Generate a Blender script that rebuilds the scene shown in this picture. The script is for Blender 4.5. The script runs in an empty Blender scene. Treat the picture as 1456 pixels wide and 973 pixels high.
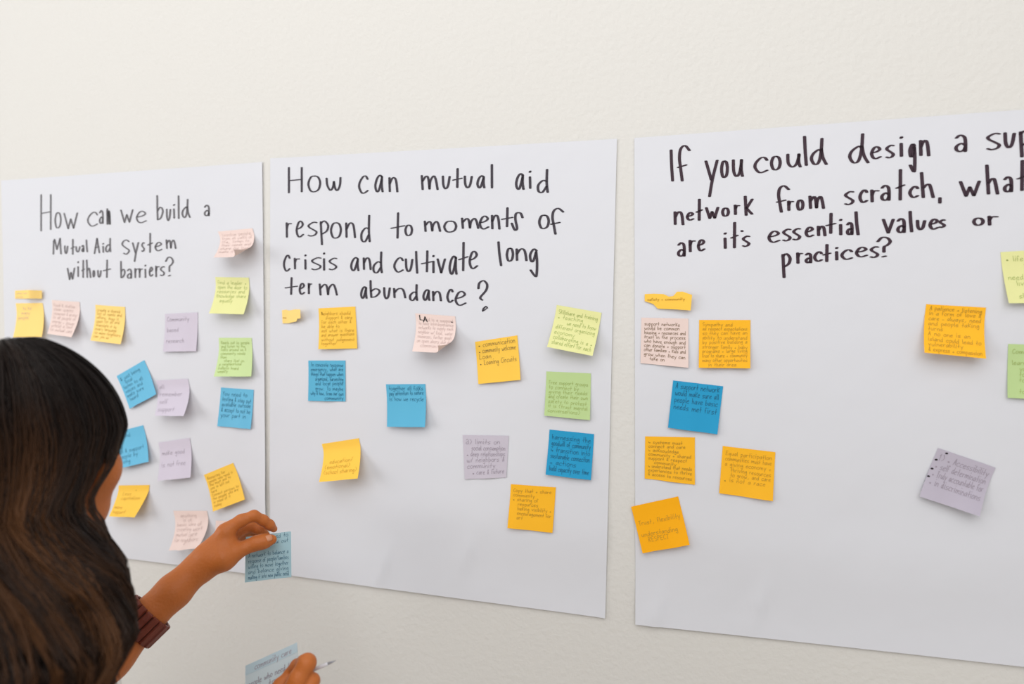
import bpy, math, random
import numpy as np
from mathutils import Vector, Matrix

# ------------------------------------------------------------------ camera, world, lights, exposure
scene = bpy.context.scene
C = scene.collection
CAM = Vector((0.0, -1.1094, 1.62))
FOC, YAW, PITCH, ROLL = 971.0, 0.276006, -0.029787, 0.0050754
cyw, syw = math.cos(YAW), math.sin(YAW)
FWD = Vector((-syw*math.cos(PITCH), cyw*math.cos(PITCH), math.sin(PITCH)))
_r0 = Vector((cyw, syw, 0)); _u0 = _r0.cross(FWD)
RGT = math.cos(ROLL)*_r0 + math.sin(ROLL)*_u0
UPV = -math.sin(ROLL)*_r0 + math.cos(ROLL)*_u0
cam = bpy.data.cameras.new('camera'); camo = bpy.data.objects.new('camera', cam); C.objects.link(camo)
cam.sensor_width = 36.0; cam.lens = FOC/1456*36.0; cam.clip_start = .02
camo.matrix_world = Matrix(((RGT.x, UPV.x, -FWD.x, CAM.x), (RGT.y, UPV.y, -FWD.y, CAM.y), (RGT.z, UPV.z, -FWD.z, CAM.z), (0, 0, 0, 1)))
cam.dof.use_dof = True; cam.dof.focus_distance = 1.10; cam.dof.aperture_fstop = 2.2
scene.camera = camo

world = bpy.data.worlds.new('room_light'); scene.world = world; world.use_nodes = True
bg = world.node_tree.nodes['Background']; bg.inputs[0].default_value = (1.0, .99, .975, 1); bg.inputs[1].default_value = .47

def area(name, loc, target, sx, sy, power, col):
    l = bpy.data.lights.new(name, 'AREA'); l.shape = 'RECTANGLE'; l.size = sx; l.size_y = sy; l.energy = power; l.color = col
    o = bpy.data.objects.new(name, l); C.objects.link(o); o.location = loc
    o.rotation_euler = (Vector(target)-Vector(loc)).to_track_quat('-Z', 'Y').to_euler()
    return o
area('window_light', (-3.4, -2.0, 1.9), (0, 0, 1.5), 1.7, 1.5, 45, (1.0, .998, .992))
area('ceiling_light', (-.2, -1.75, 2.95), (-.2, -.1, 1.4), 3.0, 1.6, 37, (1.0, .992, .98))
area('ceiling_light_far', (.9, -3.2, 2.5), (0, 0, 1.4), 3.0, 1.4, 12, (1.0, .992, .98))
vs = scene.view_settings
vs.view_transform = 'Standard'; vs.look = 'None'; vs.gamma = 1.0; vs.exposure = 0.0; vs.use_curve_mapping = False

# ------------------------------------------------------------------ helpers
def s2l(c):
    return tuple(((v/255.)/12.92 if v/255. <= .04045 else ((v/255.+.055)/1.055)**2.4) for v in c)

def mat(name, rgb, rough=.6, spec=.3, bump=None, transl=0., var=0., sss=0.):
    m = bpy.data.materials.new(name); m.use_nodes = True; nt = m.node_tree; N = nt.nodes; L = nt.links
    p = N['Principled BSDF']; out = N['Material Output']; col = (*s2l(rgb), 1)
    p.inputs['Base Color'].default_value = col; p.inputs['Roughness'].default_value = rough
    p.inputs['Specular IOR Level'].default_value = spec
    if sss:
        p.inputs['Subsurface Weight'].default_value = sss; p.inputs['Subsurface Radius'].default_value = (1, .35, .15); p.inputs['Subsurface Scale'].default_value = .006
    tc = N.new('ShaderNodeTexCoord')
    if var:
        n = N.new('ShaderNodeTexNoise'); n.inputs['Scale'].default_value = var[0]; n.inputs['Detail'].default_value = 5
        L.new(tc.outputs['Object'], n.inputs['Vector'])
        mx = N.new('ShaderNodeMix'); mx.data_type = 'RGBA'; mx.inputs['A'].default_value = col
        mx.inputs['B'].default_value = (*[min(1, v*var[1]) for v in col[:3]], 1)
        L.new(n.outputs['Fac'], mx.inputs['Factor']); L.new(mx.outputs['Result'], p.inputs['Base Color'])
    if bump:
        n = N.new('ShaderNodeTexNoise'); n.inputs['Scale'].default_value = bump[0]; n.inputs['Detail'].default_value = bump[2] if len(bump) > 2 else 4
        L.new(tc.outputs['Object'], n.inputs['Vector'])
        b = N.new('ShaderNodeBump'); b.inputs['Strength'].default_value = 1; b.inputs['Distance'].default_value = bump[1]
        L.new(n.outputs['Fac'], b.inputs['Height']); L.new(b.outputs['Normal'], p.inputs['Normal'])
    if transl:
        t = N.new('ShaderNodeBsdfTranslucent'); t.inputs[0].default_value = col
        x = N.new('ShaderNodeMixShader'); x.inputs[0].default_value = transl
        L.new(p.outputs[0], x.inputs[1]); L.new(t.outputs[0], x.inputs[2]); L.new(x.outputs[0], out.inputs['Surface'])
    return m

def mesh_obj(name, verts, faces, material, parent=None, smooth=False):
    me = bpy.data.meshes.new(name)
    me.from_pydata([tuple(v) for v in verts], [], [tuple(f) for f in faces]); me.update()
    if smooth: me.polygons.foreach_set('use_smooth', [True]*len(me.polygons))
    o = bpy.data.objects.new(name, me); C.objects.link(o)
    if material: me.materials.append(material)
    if parent: o.parent = parent
    return o

def tag(o, label, cat, group=None):
    o['label'] = label; o['category'] = cat
    if group: o['group'] = group
    return o

def empty(name, loc=(0, 0, 0)):
    o = bpy.data.objects.new(name, None); o.empty_display_size = .05; C.objects.link(o); o.location = loc
    return o

def box(name, lo, hi, material):
    x0, y0, z0 = lo; x1, y1, z1 = hi
    v = [(x0, y0, z0), (x1, y0, z0), (x1, y1, z0), (x0, y1, z0), (x0, y0, z1), (x1, y0, z1), (x1, y1, z1), (x0, y1, z1)]
    f = [(0, 3, 2, 1), (4, 5, 6, 7), (0, 1, 5, 4), (1, 2, 6, 5), (2, 3, 7, 6), (3, 0, 4, 7)]
    return mesh_obj(name, v, f, material)

def ray(px, py, z):          # a point at distance z along the camera axis
    return CAM + z*(FWD + RGT*((px-728)/FOC) - UPV*((py-486.5)/FOC))

# ------------------------------------------------------------------ the setting
m_wall = mat('white_plaster', (212, 210, 206), .85, .15, bump=(105, .0012, 4))
m_floor = mat('pale_floor', (214, 204, 190), .5, .3, var=(6, .9))
wl = box('wall_back', (-4.5, 0, 0), (3.5, .12, 3.3), m_wall); wl['kind'] = 'structure'
fl = box('floor', (-4.5, -4, -.1), (3.5, .12, 0), m_floor); fl['kind'] = 'structure'

# ------------------------------------------------------------------ handwriting: single stroke glyphs, box 0..100, y down, '=' starts a sharp corner
GL = {
'H': '4,0 4,100|96,0 96,96|4,52 96,47', 'o': '60,3 25,8 3,50 20,93 52,100 85,85 98,45 82,10 55,2',
'W': '0,3 30,98 = 30,98 50,38 = 50,38 72,95 = 72,95 100,0', 'w': '3,8 8,60 28,97 45,75 52,32 = 52,32 60,80 75,98 92,60 96,3',
'c': '98,20 80,3 48,6 10,38 4,68 32,97 62,98 99,85', 'a': '90,12 62,0 25,22 4,65 22,98 50,90 86,22|88,8 86,60 97,100',
'2': '8,18 45,1 85,14 94,50 92,98|93,62 55,50 10,68 8,88 35,99 75,92 93,72', 'n': '4,4 8,98|8,45 35,10 65,4 85,30 98,100',
'N': '12,0 18,98|26,12 30,95|18,45 45,14 75,25 92,98|38,20 60,70|45,18 75,80|76,25 80,98|62,18 78,60',
'e': '6,52 60,42 92,22 65,2 30,12 3,55 18,90 50,100 98,84',
'b': '6,0 8,55 14,98 = 14,98 60,92 97,68 85,52 50,48 12,62', 'U': '3,0 10,70 40,100 75,75 97,3', 'u': '4,5 8,70 38,98 70,75 88,20 88,3 = 88,3 86,60 99,97',
'i': '40,34 58,100|30,6 72,0', 'l': '20,0 40,50 80,100', 'd': '88,0 85,60 94,100|84,52 50,48 8,68 10,95 45,100 82,75',
'D': '70,0 64,55 48,92 22,98 3,78 15,58 50,42 64,47|66,40 76,72 98,98', 'M': '3,100 8,20 = 8,20 20,8 = 20,8 48,70 = 48,70 88,2 = 88,2 92,50 100,98',
'm': '3,3 8,98|8,40 28,8 42,20 50,95 = 50,95 55,40 75,5 88,30 99,98', 't': '52,0 48,98|2,60 98,50', 'A': '52,0 4,100|52,0 98,95|22,62 85,55',
'S': '92,10 60,0 18,10 4,32 40,50 92,68 92,82 60,98 25,92', 's': '96,8 60,6 8,25 15,40 60,55 95,70 80,88 35,97 5,92',
'y': '5,4 50,55|98,2 60,52 35,100', 'r': '6,3 12,98|10,45 35,12 96,8', '?': '3,22 35,2 75,4 98,22 75,40 52,48 50,74|42,97 62,94',
'7': '4,40 15,12 60,0 97,20 85,50 25,85 45,99', '9': '5,98 10,55 60,5 85,25 50,70 15,92 = 15,92 50,20 80,10 98,35',
'p': '8,4 14,50 22,100|5,12 50,0 95,18 80,42 20,56', 'f': '98,14 60,0 25,10 15,35 25,65 38,100|5,62 70,55', 'v': '4,0 50,98 = 50,98 97,0',
'g': '85,8 50,2 5,22 15,45 45,45 80,12 = 80,12 92,50 85,98 60,98 10,78', 'k': '8,0 20,98|95,15 25,62 = 25,62 92,92', 'h': '6,0 20,98|18,62 45,48 72,50 98,98',
'5': '98,30 80,4 42,6 36,40 50,90 30,100 4,62', ',': '60,0 30,100', "'": '10,20 90,80',
'x': '5,5 95,98|92,2 8,98', 'j': '60,30 60,85 20,100|55,5 65,8', 'q': '85,8 50,2 5,22 15,45 45,45 80,12 = 80,12 85,100', 'z': '5,5 95,5 = 95,5 5,98 = 5,98 98,95',
'R': '6,0 10,100|6,4 70,2 92,25 12,50 = 12,50 95,100', 'E': '95,2 8,4 = 8,4 10,98 = 10,98 96,96|8,50 80,48', 'P': '8,0 12,100|8,4 80,4 95,28 12,52', 'C': '96,15 55,0 8,40 15,85 60,100 98,85',
'T': '50,4 48,100|2,6 98,2', 'L': '8,0 10,97 = 10,97 95,98', 'I': '50,0 50,100', 'Y': '4,2 50,50|98,0 50,50 45,100', 'F': '95,2 8,4 = 8,4 10,98|8,50 75,48', 'G': '96,15 55,0 8,40 15,85 60,100 95,80 = 95,80 95,55 60,55', '_': '2,98 98,98', '1': '20,25 55,0 = 55,0 55,100', ')': '20,0 90,50 20,100', '(': '80,0 10,50 80,100',
'+': '50,25 50,95|8,60 92,58', '&': '92,98 25,25 45,2 70,20 10,70 35,98 85,60', '-': '5,60 95,58', '/': '90,0 10,100', '*': '30,60 70,60 60,75 35,70 55,62', '>': '5,0 10,60 = 10,60 95,62|70,40 95,62 = 95,62 70,85',
'.': '40,94 60,97', 'O': '60,3 25,8 3,50 20,93 52,100 85,85 98,45 82,10 55,2'}
WID = dict(i=.16, l=.14, j=.2, f=.34, t=.36, r=.36, m=.72, w=.68, M=.75, W=.75)
ASC = set('bdfhklti?HAMSWREPCTLINDO1()&/YFG2'); DSC = set('gpqyj')

def smooth_line(pts, n):
    if len(pts) < 3: 
        return [(pts[0][0]+(pts[1][0]-pts[0][0])*k/n, pts[0][1]+(pts[1][1]-pts[0][1])*k/n) for k in range(n+1)] if len(pts) == 2 else pts
    out = []
    P = [pts[0]]+list(pts)+[pts[-1]]
    for k in range(1, len(P)-2):
        a, b, c, d = P[k-1:k+3]
        for q in range(n):
            t = q/n; t2 = t*t; t3 = t2*t
            out.append(tuple(.5*(2*b[i]+(c[i]-a[i])*t+(2*a[i]-5*b[i]+4*c[i]-d[i])*t2+(3*b[i]-a[i]-3*c[i]+d[i])*t3) for i in (0, 1)))
    out.append(tuple(pts[-1]))
    return out

def glyph(ch):
    strokes = []
    for s in GL[ch].split('|'):
        for piece in s.split('='):
            strokes.append([tuple(float(v)/100 for v in p.split(',')) for p in piece.split()])
    return strokes

class Ink:
    """pen strokes laid on a surface: place(s, t) -> Vector on the paper"""
    def __init__(self, place): self.v = []; self.f = []; self.place = place
    def stroke(self, pts, a, b, caps=8):
        if len(pts) < 2: return
        base = len(self.v); n = len(pts)
        for k in range(n):
            p0 = pts[max(0, k-1)]; p1 = pts[min(n-1, k+1)]
            dx, dy = p1[0]-p0[0], p1[1]-p0[1]; L = math.hypot(dx, dy) or 1e-9
            nx, ny = -dy/L, dx/L; q = math.sqrt((a*nx)**2+(b*ny)**2) or 1e-9
            ox, oy = a*a*nx/q, b*b*ny/q
            self.v.append(self.place(pts[k][0]-ox, pts[k][1]-oy)); self.v.append(self.place(pts[k][0]+ox, pts[k][1]+oy))
            if k: self.f.append((base+2*k-2, base+2*k, base+2*k+1, base+2*k-1))
        for e in (pts[0], pts[-1]):
            i0 = len(self.v)
            for j in range(caps):
                t = 2*math.pi*j/caps; self.v.append(self.place(e[0]+a*math.cos(t), e[1]+b*math.sin(t)))
            self.f.append(tuple(range(i0, i0+caps)))
    def build(self, name, material, parent): return mesh_obj(name, self.v, self.f, material, parent)

# ------------------------------------------------------------------ flip chart sheets
m_sheet = mat('chart_paper', (210, 211, 217), .7, .25, bump=(7, .004, 3))
SHEETS = {'left': [(-1.442, 1.914), (-.7995, 1.9155), (-.794, 1.137), (-1.436, 1.137)],
          'middle': [(-.782, 1.921), (-.1405, 1.914), (-.152, 1.1352), (-.789, 1.1435)],
          'right': [(-.113, 1.9135), (.527, 1.917), (.533, 1.141), (-.103, 1.1315)]}
CREASE = {'left': [(.75, .93)], 'middle': [(.37, .955), (.62, .9)], 'right': [(.055, .965), (.3, .93)]}
def sheet_lift(nm, s, t):
    s = min(1, max(0, s)); t = min(1.0, max(0, t)); ph = {'left': .3, 'middle': 1.7, 'right': 3.1}[nm]
    l = .0014+.0004*math.sin(5*s+ph)*math.sin(4*t+ph)
    l += .0034*t**12
    if t > .72: l += .0014*math.sin((t-.72)/.28*math.pi*2.3+1.2*math.sin(3*s+ph))*min(1, (t-.72)/.1)
    l += (.0035 if nm == 'left' else .0012)*s**40*(.35+.65*t)
    l += (.0008)*(1-s)**30
    for cs, ct in CREASE[nm]:
        dx = (s-cs)-(t-ct)*-.35; dy = (t-ct)/.045
        l += .0045*math.exp(-(dx/.011)**2-dy*dy)
    return max(l, .0006)
def bil(Q, s, t):
    a = [Q[0][i]*(1-s)+Q[1][i]*s for i in range(len(Q[0]))]; b = [Q[3][i]*(1-s)+Q[2][i]*s for i in range(len(Q[0]))]
    return [a[i]*(1-t)+b[i]*t for i in range(len(a))]
def sheet_st(nm, x, z):
    Q = SHEETS[nm]; t = (Q[0][1]-z)/(Q[0][1]-Q[3][1]); s = .5
    for _ in range(3):
        xl = Q[0][0]*(1-t)+Q[3][0]*t; xr = Q[1][0]*(1-t)+Q[2][0]*t; s = (x-xl)/(xr-xl)
        zt = Q[0][1]*(1-s)+Q[1][1]*s; zb = Q[3][1]*(1-s)+Q[2][1]*s; t = (zt-z)/(zt-zb)
    return s, t
def wall_lift(nm, x, z): return sheet_lift(nm, *sheet_st(nm, x, z))

def solid_grid(P, nx, ny, th):
    """P[j][i] Vectors (front face, towards -y); gives verts and faces of a thin closed sheet"""
    v = [p for row in P for p in row]; n = len(v)
    v = v+[Vector((p.x, p.y+th, p.z)) for p in v]; f = []
    W_ = nx+1
    for j in range(ny):
        for i in range(nx):
            a = j*W_+i; f.append((a, a+W_, a+W_+1, a+1)); f.append((n+a, n+a+1, n+a+W_+1, n+a+W_))
    ring = list(range(W_))+[j*W_+nx for j in range(1, ny+1)]+[ny*W_+i for i in range(nx-1, -1, -1)]+[j*W_ for j in range(ny-1, 0, -1)]
    m = len(ring); b0 = len(v)
    v = v+[v[i] for i in ring]+[v[n+i] for i in ring]
    for k in range(m):
        k2 = (k+1) % m; f.append((b0+k, b0+k2, b0+m+k2, b0+m+k))
    return v, f

LET = {'left':[[["H",[-13345,18792,-13065,18779,-13080,18035,-13360,18044]],["o",[-12969,18412,-12814,18406,-12820,18089,-12976,18094]],["W",[-12726,18390,-12387,18377,-12393,18052,-12732,18063]],["c",[-12121,18386,-11870,18376,-11875,18093,-12126,18101]],["2",[-11816,18406,-11726,18403,-11730,18139,-11820,18142]],["N",[-11633,18430,-11544,18427,-11549,18114,-11638,18117]]],[["W",[-11280,18398,-10992,18386,-10995,18132,-11283,18142]],["e",[-10902,18358,-10663,18348,-10666,18121,-10905,18129]],["b",[-10404,18640,-10259,18633,-10264,18156,-10410,18161]],["U",[-10174,18366,-10083,18363,-10085,18144,-10177,18147]],["i",[-10017,18451,-9978,18450,-9981,18189,-10020,18190]],["l",[-9892,18611,-9885,18610,-9890,18180,-9896,18180]],["D",[-9809,18540,-9624,18532,-9628,18182,-9813,18189]],["2",[-9294,18409,-9184,18405,-9186,18202,-9296,18206]]],[["M",[-13030,17882,-12819,17876,-12825,17548,-13036,17553]],["U",[-12725,17712,-12649,17710,-12651,17557,-12728,17559]],["t",[-12550,17843,-12474,17841,-12479,17534,-12555,17536]],["U",[-12430,17692,-12329,17690,-12331,17582,-12431,17584]],["2",[-12274,17714,-12231,17713,-12233,17586,-12276,17587]],["l",[-12167,17820,-12132,17819,-12136,17584,-12171,17585]],["A",[-11957,17846,-11826,17842,-11831,17539,-11962,17542]],["i",[-11751,17738,-11717,17738,-11719,17562,-11754,17562]],["d",[-11670,17838,-11541,17834,-11545,17570,-11674,17573]]],[["S",[-11263,17795,-11082,17790,-11086,17503,-11267,17507]],["y",[-11007,17744,-10859,17740,-10864,17361,-11013,17364]],["s",[-10777,17738,-10721,17736,-10723,17551,-10779,17553]],["t",[-10629,17907,-10521,17904,-10525,17528,-10634,17531]],["e",[-10457,17729,-10296,17725,-10298,17560,-10459,17564]],["m",[-10193,17771,-9968,17765,-9969,17595,-10195,17601]]],[["W",[-12659,17258,-12476,17255,-12480,17018,-12664,17021]],["i",[-12386,17382,-12375,17382,-12381,17082,-12391,17082]],["t",[-12280,17406,-12220,17405,-12226,17054,-12286,17055]],["h",[-12166,17410,-12058,17408,-12064,17052,-12172,17053]],["o",[-12000,17196,-11965,17196,-11967,17070,-12002,17070]],["U",[-11879,17195,-11797,17193,-11799,17061,-11881,17062]],["t",[-11732,17402,-11555,17398,-11561,17045,-11738,17048]]],[["b",[-11301,17368,-11197,17366,-11202,17035,-11306,17036]],["2",[-11139,17215,-11036,17213,-11039,17026,-11142,17028]],["r",[-10953,17224,-10866,17223,-10868,17037,-10956,17038]],["r",[-10845,17222,-10774,17221,-10776,17042,-10848,17043]],["i",[-10706,17282,-10689,17282,-10692,17041,-10709,17041]],["e",[-10600,17243,-10522,17242,-10524,17063,-10602,17064]],["r",[-10448,17265,-10362,17264,-10365,17049,-10451,17050]],["s",[-10335,17257,-10242,17256,-10244,17066,-10337,17067]],["?",[-10212,17434,-10031,17430,-10035,17051,-10217,17053]]]],
'middle':[[["H",[-7439,19020,-7147,19004,-7149,18546,-7441,18560]],["o",[-7029,18851,-6773,18837,-6774,18547,-7030,18559]],["w",[-6656,18804,-6354,18788,-6354,18546,-6657,18560]],["c",[-5998,18796,-5823,18787,-5823,18476,-5999,18484]],["a",[-5681,18788,-5528,18780,-5528,18489,-5681,18496]],["n",[-5407,18739,-5246,18730,-5246,18476,-5407,18483]]],[["m",[-4794,18741,-4487,18725,-4487,18475,-4793,18490]],["U",[-4396,18703,-4265,18696,-4264,18482,-4396,18488]],["t",[-4206,18822,-4045,18813,-4044,18488,-4206,18496]],["U",[-3995,18682,-3862,18675,-3862,18480,-3995,18486]],["a",[-3769,18678,-3637,18671,-3636,18469,-3768,18475]],["l",[-3509,18850,-3504,18850,-3503,18462,-3508,18462]],["a",[-3086,18676,-2950,18668,-2948,18410,-3084,18417]],["i",[-2852,18705,-2829,18703,-2827,18421,-2850,18422]],["d",[-2714,18722,-2529,18712,-2527,18341,-2712,18349]]],[["r",[-7487,18015,-7384,18012,-7386,17735,-7488,17738]],["e",[-7274,18036,-7130,18031,-7132,17737,-7276,17741]],["s",[-7033,18018,-6849,18012,-6850,17738,-7034,17743]],["p",[-6783,18018,-6611,18012,-6612,17585,-6784,17590]],["o",[-6567,17984,-6356,17976,-6357,17696,-6567,17702]],["n",[-6261,17973,-6073,17967,-6074,17697,-6262,17703]],["d",[-5959,18088,-5774,18081,-5775,17617,-5960,17622]],["t",[-5368,18110,-5111,18100,-5111,17652,-5369,17660]],["o",[-5098,17889,-4967,17885,-4967,17701,-5098,17705]]],[["m",[-4736,17947,-4439,17936,-4439,17755,-4736,17764]],["o",[-4371,17934,-4143,17926,-4142,17737,-4370,17744]],["m",[-4048,17974,-3742,17963,-3742,17784,-4047,17794]],["e",[-3721,17996,-3563,17990,-3562,17770,-3720,17775]],["n",[-3506,18005,-3367,18000,-3366,17764,-3505,17768]],["t",[-3329,18116,-3138,18109,-3137,17790,-3327,17796]],["5",[-3161,18034,-2963,18026,-2961,17734,-3160,17740]],["o",[-2683,17974,-2515,17968,-2514,17745,-2682,17750]],["f",[-2488,18074,-2271,18066,-2268,17646,-2485,17653]]],[["c",[-7544,17415,-7419,17413,-7421,17116,-7545,17118]],["r",[-7320,17355,-7218,17353,-7219,17150,-7321,17152]],["i",[-7098,17406,-7081,17405,-7082,17148,-7099,17148]],["s",[-6962,17366,-6768,17362,-6769,17125,-6963,17128]],["i",[-6712,17434,-6695,17433,-6697,17123,-6714,17124]],["s",[-6599,17349,-6449,17346,-6450,17120,-6600,17122]],["a",[-6161,17340,-6004,17337,-6005,17104,-6162,17106]],["n",[-5911,17335,-5765,17332,-5765,17118,-5911,17120]],["d",[-5722,17430,-5538,17425,-5538,17061,-5722,17063]],["c",[-5310,17323,-5140,17319,-5139,17064,-5310,17066]],["U",[-5088,17292,-4957,17289,-4957,17070,-5088,17072]],["l",[-4897,17420,-4862,17419,-4862,17042,-4896,17043]]],[["t",[-4785,17426,-4580,17421,-4580,17055,-4784,17058]],["i",[-4567,17342,-4562,17342,-4561,17046,-4566,17047]],["v",[-4492,17280,-4346,17277,-4346,17035,-4492,17037]],["a",[-4269,17327,-4134,17324,-4133,17014,-4268,17016]],["t",[-4094,17556,-3933,17552,-3931,17063,-4093,17065]],["e",[-3902,17405,-3760,17402,-3759,17103,-3901,17105]],["l",[-3399,17546,-3322,17544,-3320,17147,-3397,17148]],["o",[-3239,17440,-3128,17438,-3126,17219,-3238,17221]],["n",[-3072,17428,-2892,17424,-2891,17223,-3071,17227]],["g",[-2837,17422,-2702,17419,-2699,16961,-2834,16962]]],[["t",[-7514,16996,-7262,16993,-7264,16678,-7516,16680]],["e",[-7216,16890,-7115,16889,-7116,16686,-7217,16687]],["r",[-7027,16888,-6968,16888,-6969,16695,-7028,16695]],["m",[-6808,16877,-6440,16873,-6441,16664,-6809,16666]],["a",[-5961,16814,-5845,16813,-5845,16607,-5962,16607]],["b",[-5782,16920,-5588,16918,-5588,16615,-5782,16616]],["U",[-5506,16792,-5392,16791,-5392,16596,-5506,16596]],["n",[-5320,16782,-5091,16780,-5091,16612,-5320,16613]],["d",[-5011,16841,-4861,16839,-4861,16567,-5011,16568]]],[["a",[-4755,16751,-4636,16750,-4635,16566,-4755,16567]],["n",[-4576,16723,-4420,16722,-4419,16557,-4575,16557]],["c",[-4305,16756,-4206,16755,-4205,16530,-4304,16530]],["e",[-4156,16720,-3967,16719,-3966,16478,-4156,16478]],["7",[-3746,16897,-3578,16895,-3576,16563,-3745,16563]],["9",[-3672,16459,-3567,16459,-3567,16374,-3671,16374]]]],
'right':[[["l",[-565,18908,-525,18905,-520,18425,-559,18427]],["f",[-458,18971,-274,18960,-267,18412,-451,18422]],["y",[-38,18728,143,18717,150,18151,-30,18160]],["o",[201,18698,291,18693,295,18437,205,18442]],["u",[371,18711,511,18703,515,18434,375,18441]],["c",[684,18723,865,18712,869,18479,688,18488]],["o",[921,18724,1050,18716,1054,18511,925,18518]],["u",[1148,18747,1332,18736,1335,18533,1151,18543]],["l",[1376,18987,1418,18984,1425,18557,1383,18560]]],[["D",[1474,18950,1688,18936,1695,18549,1480,18562]],["D",[1992,18981,2248,18964,2256,18539,2000,18554]],["e",[2290,18779,2410,18771,2414,18595,2294,18603]],["s",[2488,18795,2580,18789,2584,18592,2492,18598]],["i",[2669,18891,2689,18890,2695,18615,2674,18616]]],[["g",[2789,18790,2860,18785,2868,18389,2797,18393]],["n",[2923,18831,3032,18824,3037,18601,2927,18608]],["2",[3365,18872,3497,18863,3502,18629,3370,18637]],["s",[3754,18880,3907,18869,3913,18624,3760,18634]],["U",[3967,18858,4083,18850,4087,18648,3972,18655]],["p",[4147,18873,4261,18865,4270,18512,4155,18519]],["p",[4331,18881,4426,18874,4435,18530,4339,18536]],["o",[4496,18876,4590,18869,4596,18656,4501,18663]],["r",[4659,18892,4718,18887,4724,18648,4665,18652]],["t",[4773,18965,4889,18956,4896,18664,4780,18672]]],[["n",[-492,17946,-360,17941,-358,17735,-490,17740]],["e",[-300,17923,-208,17919,-206,17800,-299,17804]],["t",[-158,18120,-82,18117,-77,17788,-154,17791]],["W",[-13,17989,160,17982,162,17811,-11,17817]],["o",[226,17972,316,17968,318,17843,228,17847]],["r",[410,18011,470,18008,472,17861,412,17863]],["k",[548,18135,665,18130,669,17838,552,17842]],["f",[1007,18273,1178,18265,1184,17872,1013,17878]],["r",[1174,18039,1238,18037,1240,17892,1176,17895]],["o",[1300,18049,1378,18046,1381,17894,1303,17897]],["m",[1467,18101,1662,18093,1665,17905,1470,17913]]],[["s",[1953,18153,2062,18148,2066,17941,1957,17945]],["c",[2148,18159,2243,18154,2246,17970,2152,17974]],["r",[2302,18152,2396,18147,2399,17971,2305,17975]],["2",[2433,18211,2539,18206,2544,17986,2438,17991]],["t",[2626,18425,2724,18420,2733,17978,2635,17982]],["c",[2801,18178,2905,18173,2908,18014,2804,18018]],["h",[2939,18365,3099,18356,3107,17998,2946,18005]],[",",[3187,17996,3191,17995,3192,17923,3189,17923]],["W",[3441,18218,3672,18206,3676,17994,3446,18004]],["h",[3752,18426,3893,18418,3902,18011,3761,18018]],["2",[3975,18253,4066,18249,4071,18039,3980,18043]],["t",[4133,18467,4235,18461,4245,18044,4142,18049]]],[["2",[-432,17456,-332,17453,-329,17239,-430,17241]],["r",[-257,17490,-180,17488,-177,17307,-254,17308]],["e",[-128,17495,-36,17492,-34,17319,-125,17321]],["i",[261,17584,284,17584,287,17350,264,17351]],["t",[362,17743,452,17740,457,17346,368,17348]],["'",[517,17615,521,17615,521,17598,517,17598]],["s",[534,17538,623,17535,625,17365,537,17367]],["e",[903,17595,1054,17591,1057,17422,905,17426]],["s",[1109,17627,1209,17624,1212,17433,1112,17436]]],[["s",[1251,17630,1343,17627,1346,17445,1254,17447]],["e",[1426,17639,1524,17636,1527,17492,1428,17495]],["n",[1592,17649,1690,17645,1692,17502,1595,17505]],["t",[1706,17831,1824,17826,1829,17528,1712,17532]],["i",[1893,17735,1907,17734,1911,17511,1897,17511]],["2",[1989,17687,2057,17685,2060,17506,1992,17508]],["l",[2094,17838,2142,17836,2148,17504,2100,17505]],["v",[2463,17715,2601,17710,2605,17512,2466,17516]],["2",[2653,17722,2745,17719,2749,17515,2657,17518]],["l",[2807,17818,2840,17816,2846,17526,2813,17527]]],[["U",[2908,17684,3005,17681,3007,17550,2910,17553]],["e",[3068,17700,3170,17696,3173,17552,3071,17555]],["s",[3195,17688,3253,17686,3255,17571,3197,17573]],["o",[3614,17695,3732,17690,3735,17590,3617,17594]],["r",[3799,17716,3903,17712,3906,17585,3801,17588]]],[["p",[1101,17248,1215,17246,1221,16889,1107,16890]],["r",[1313,17259,1377,17257,1380,17098,1316,17099]],["2",[1432,17249,1503,17247,1505,17103,1435,17104]],["c",[1550,17268,1648,17266,1651,17123,1553,17125]],["t",[1673,17370,1763,17368,1768,17113,1677,17115]],["i",[1846,17321,1860,17321,1863,17141,1849,17141]],["c",[1921,17290,2058,17286,2060,17144,1924,17147]],["e",[2117,17322,2258,17318,2261,17177,2119,17180]],["s",[2311,17332,2405,17329,2408,17160,2314,17161]],["?",[2395,17461,2567,17456,2573,17163,2400,17167]]]]}
SHEET_LABEL = {'left': 'white chart paper on the left headed How can we build a Mutual Aid System',
               'middle': 'white chart paper headed How can mutual aid respond to moments of crisis',
               'right': 'white chart paper on the right headed If you could design a support network from scratch'}
NIB = {'left': (.00215, .0011, (104, 102, 106)), 'middle': (.00225, .0010, (64, 59, 67)), 'right': (.00235, .0009, (58, 42, 52))}
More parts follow.
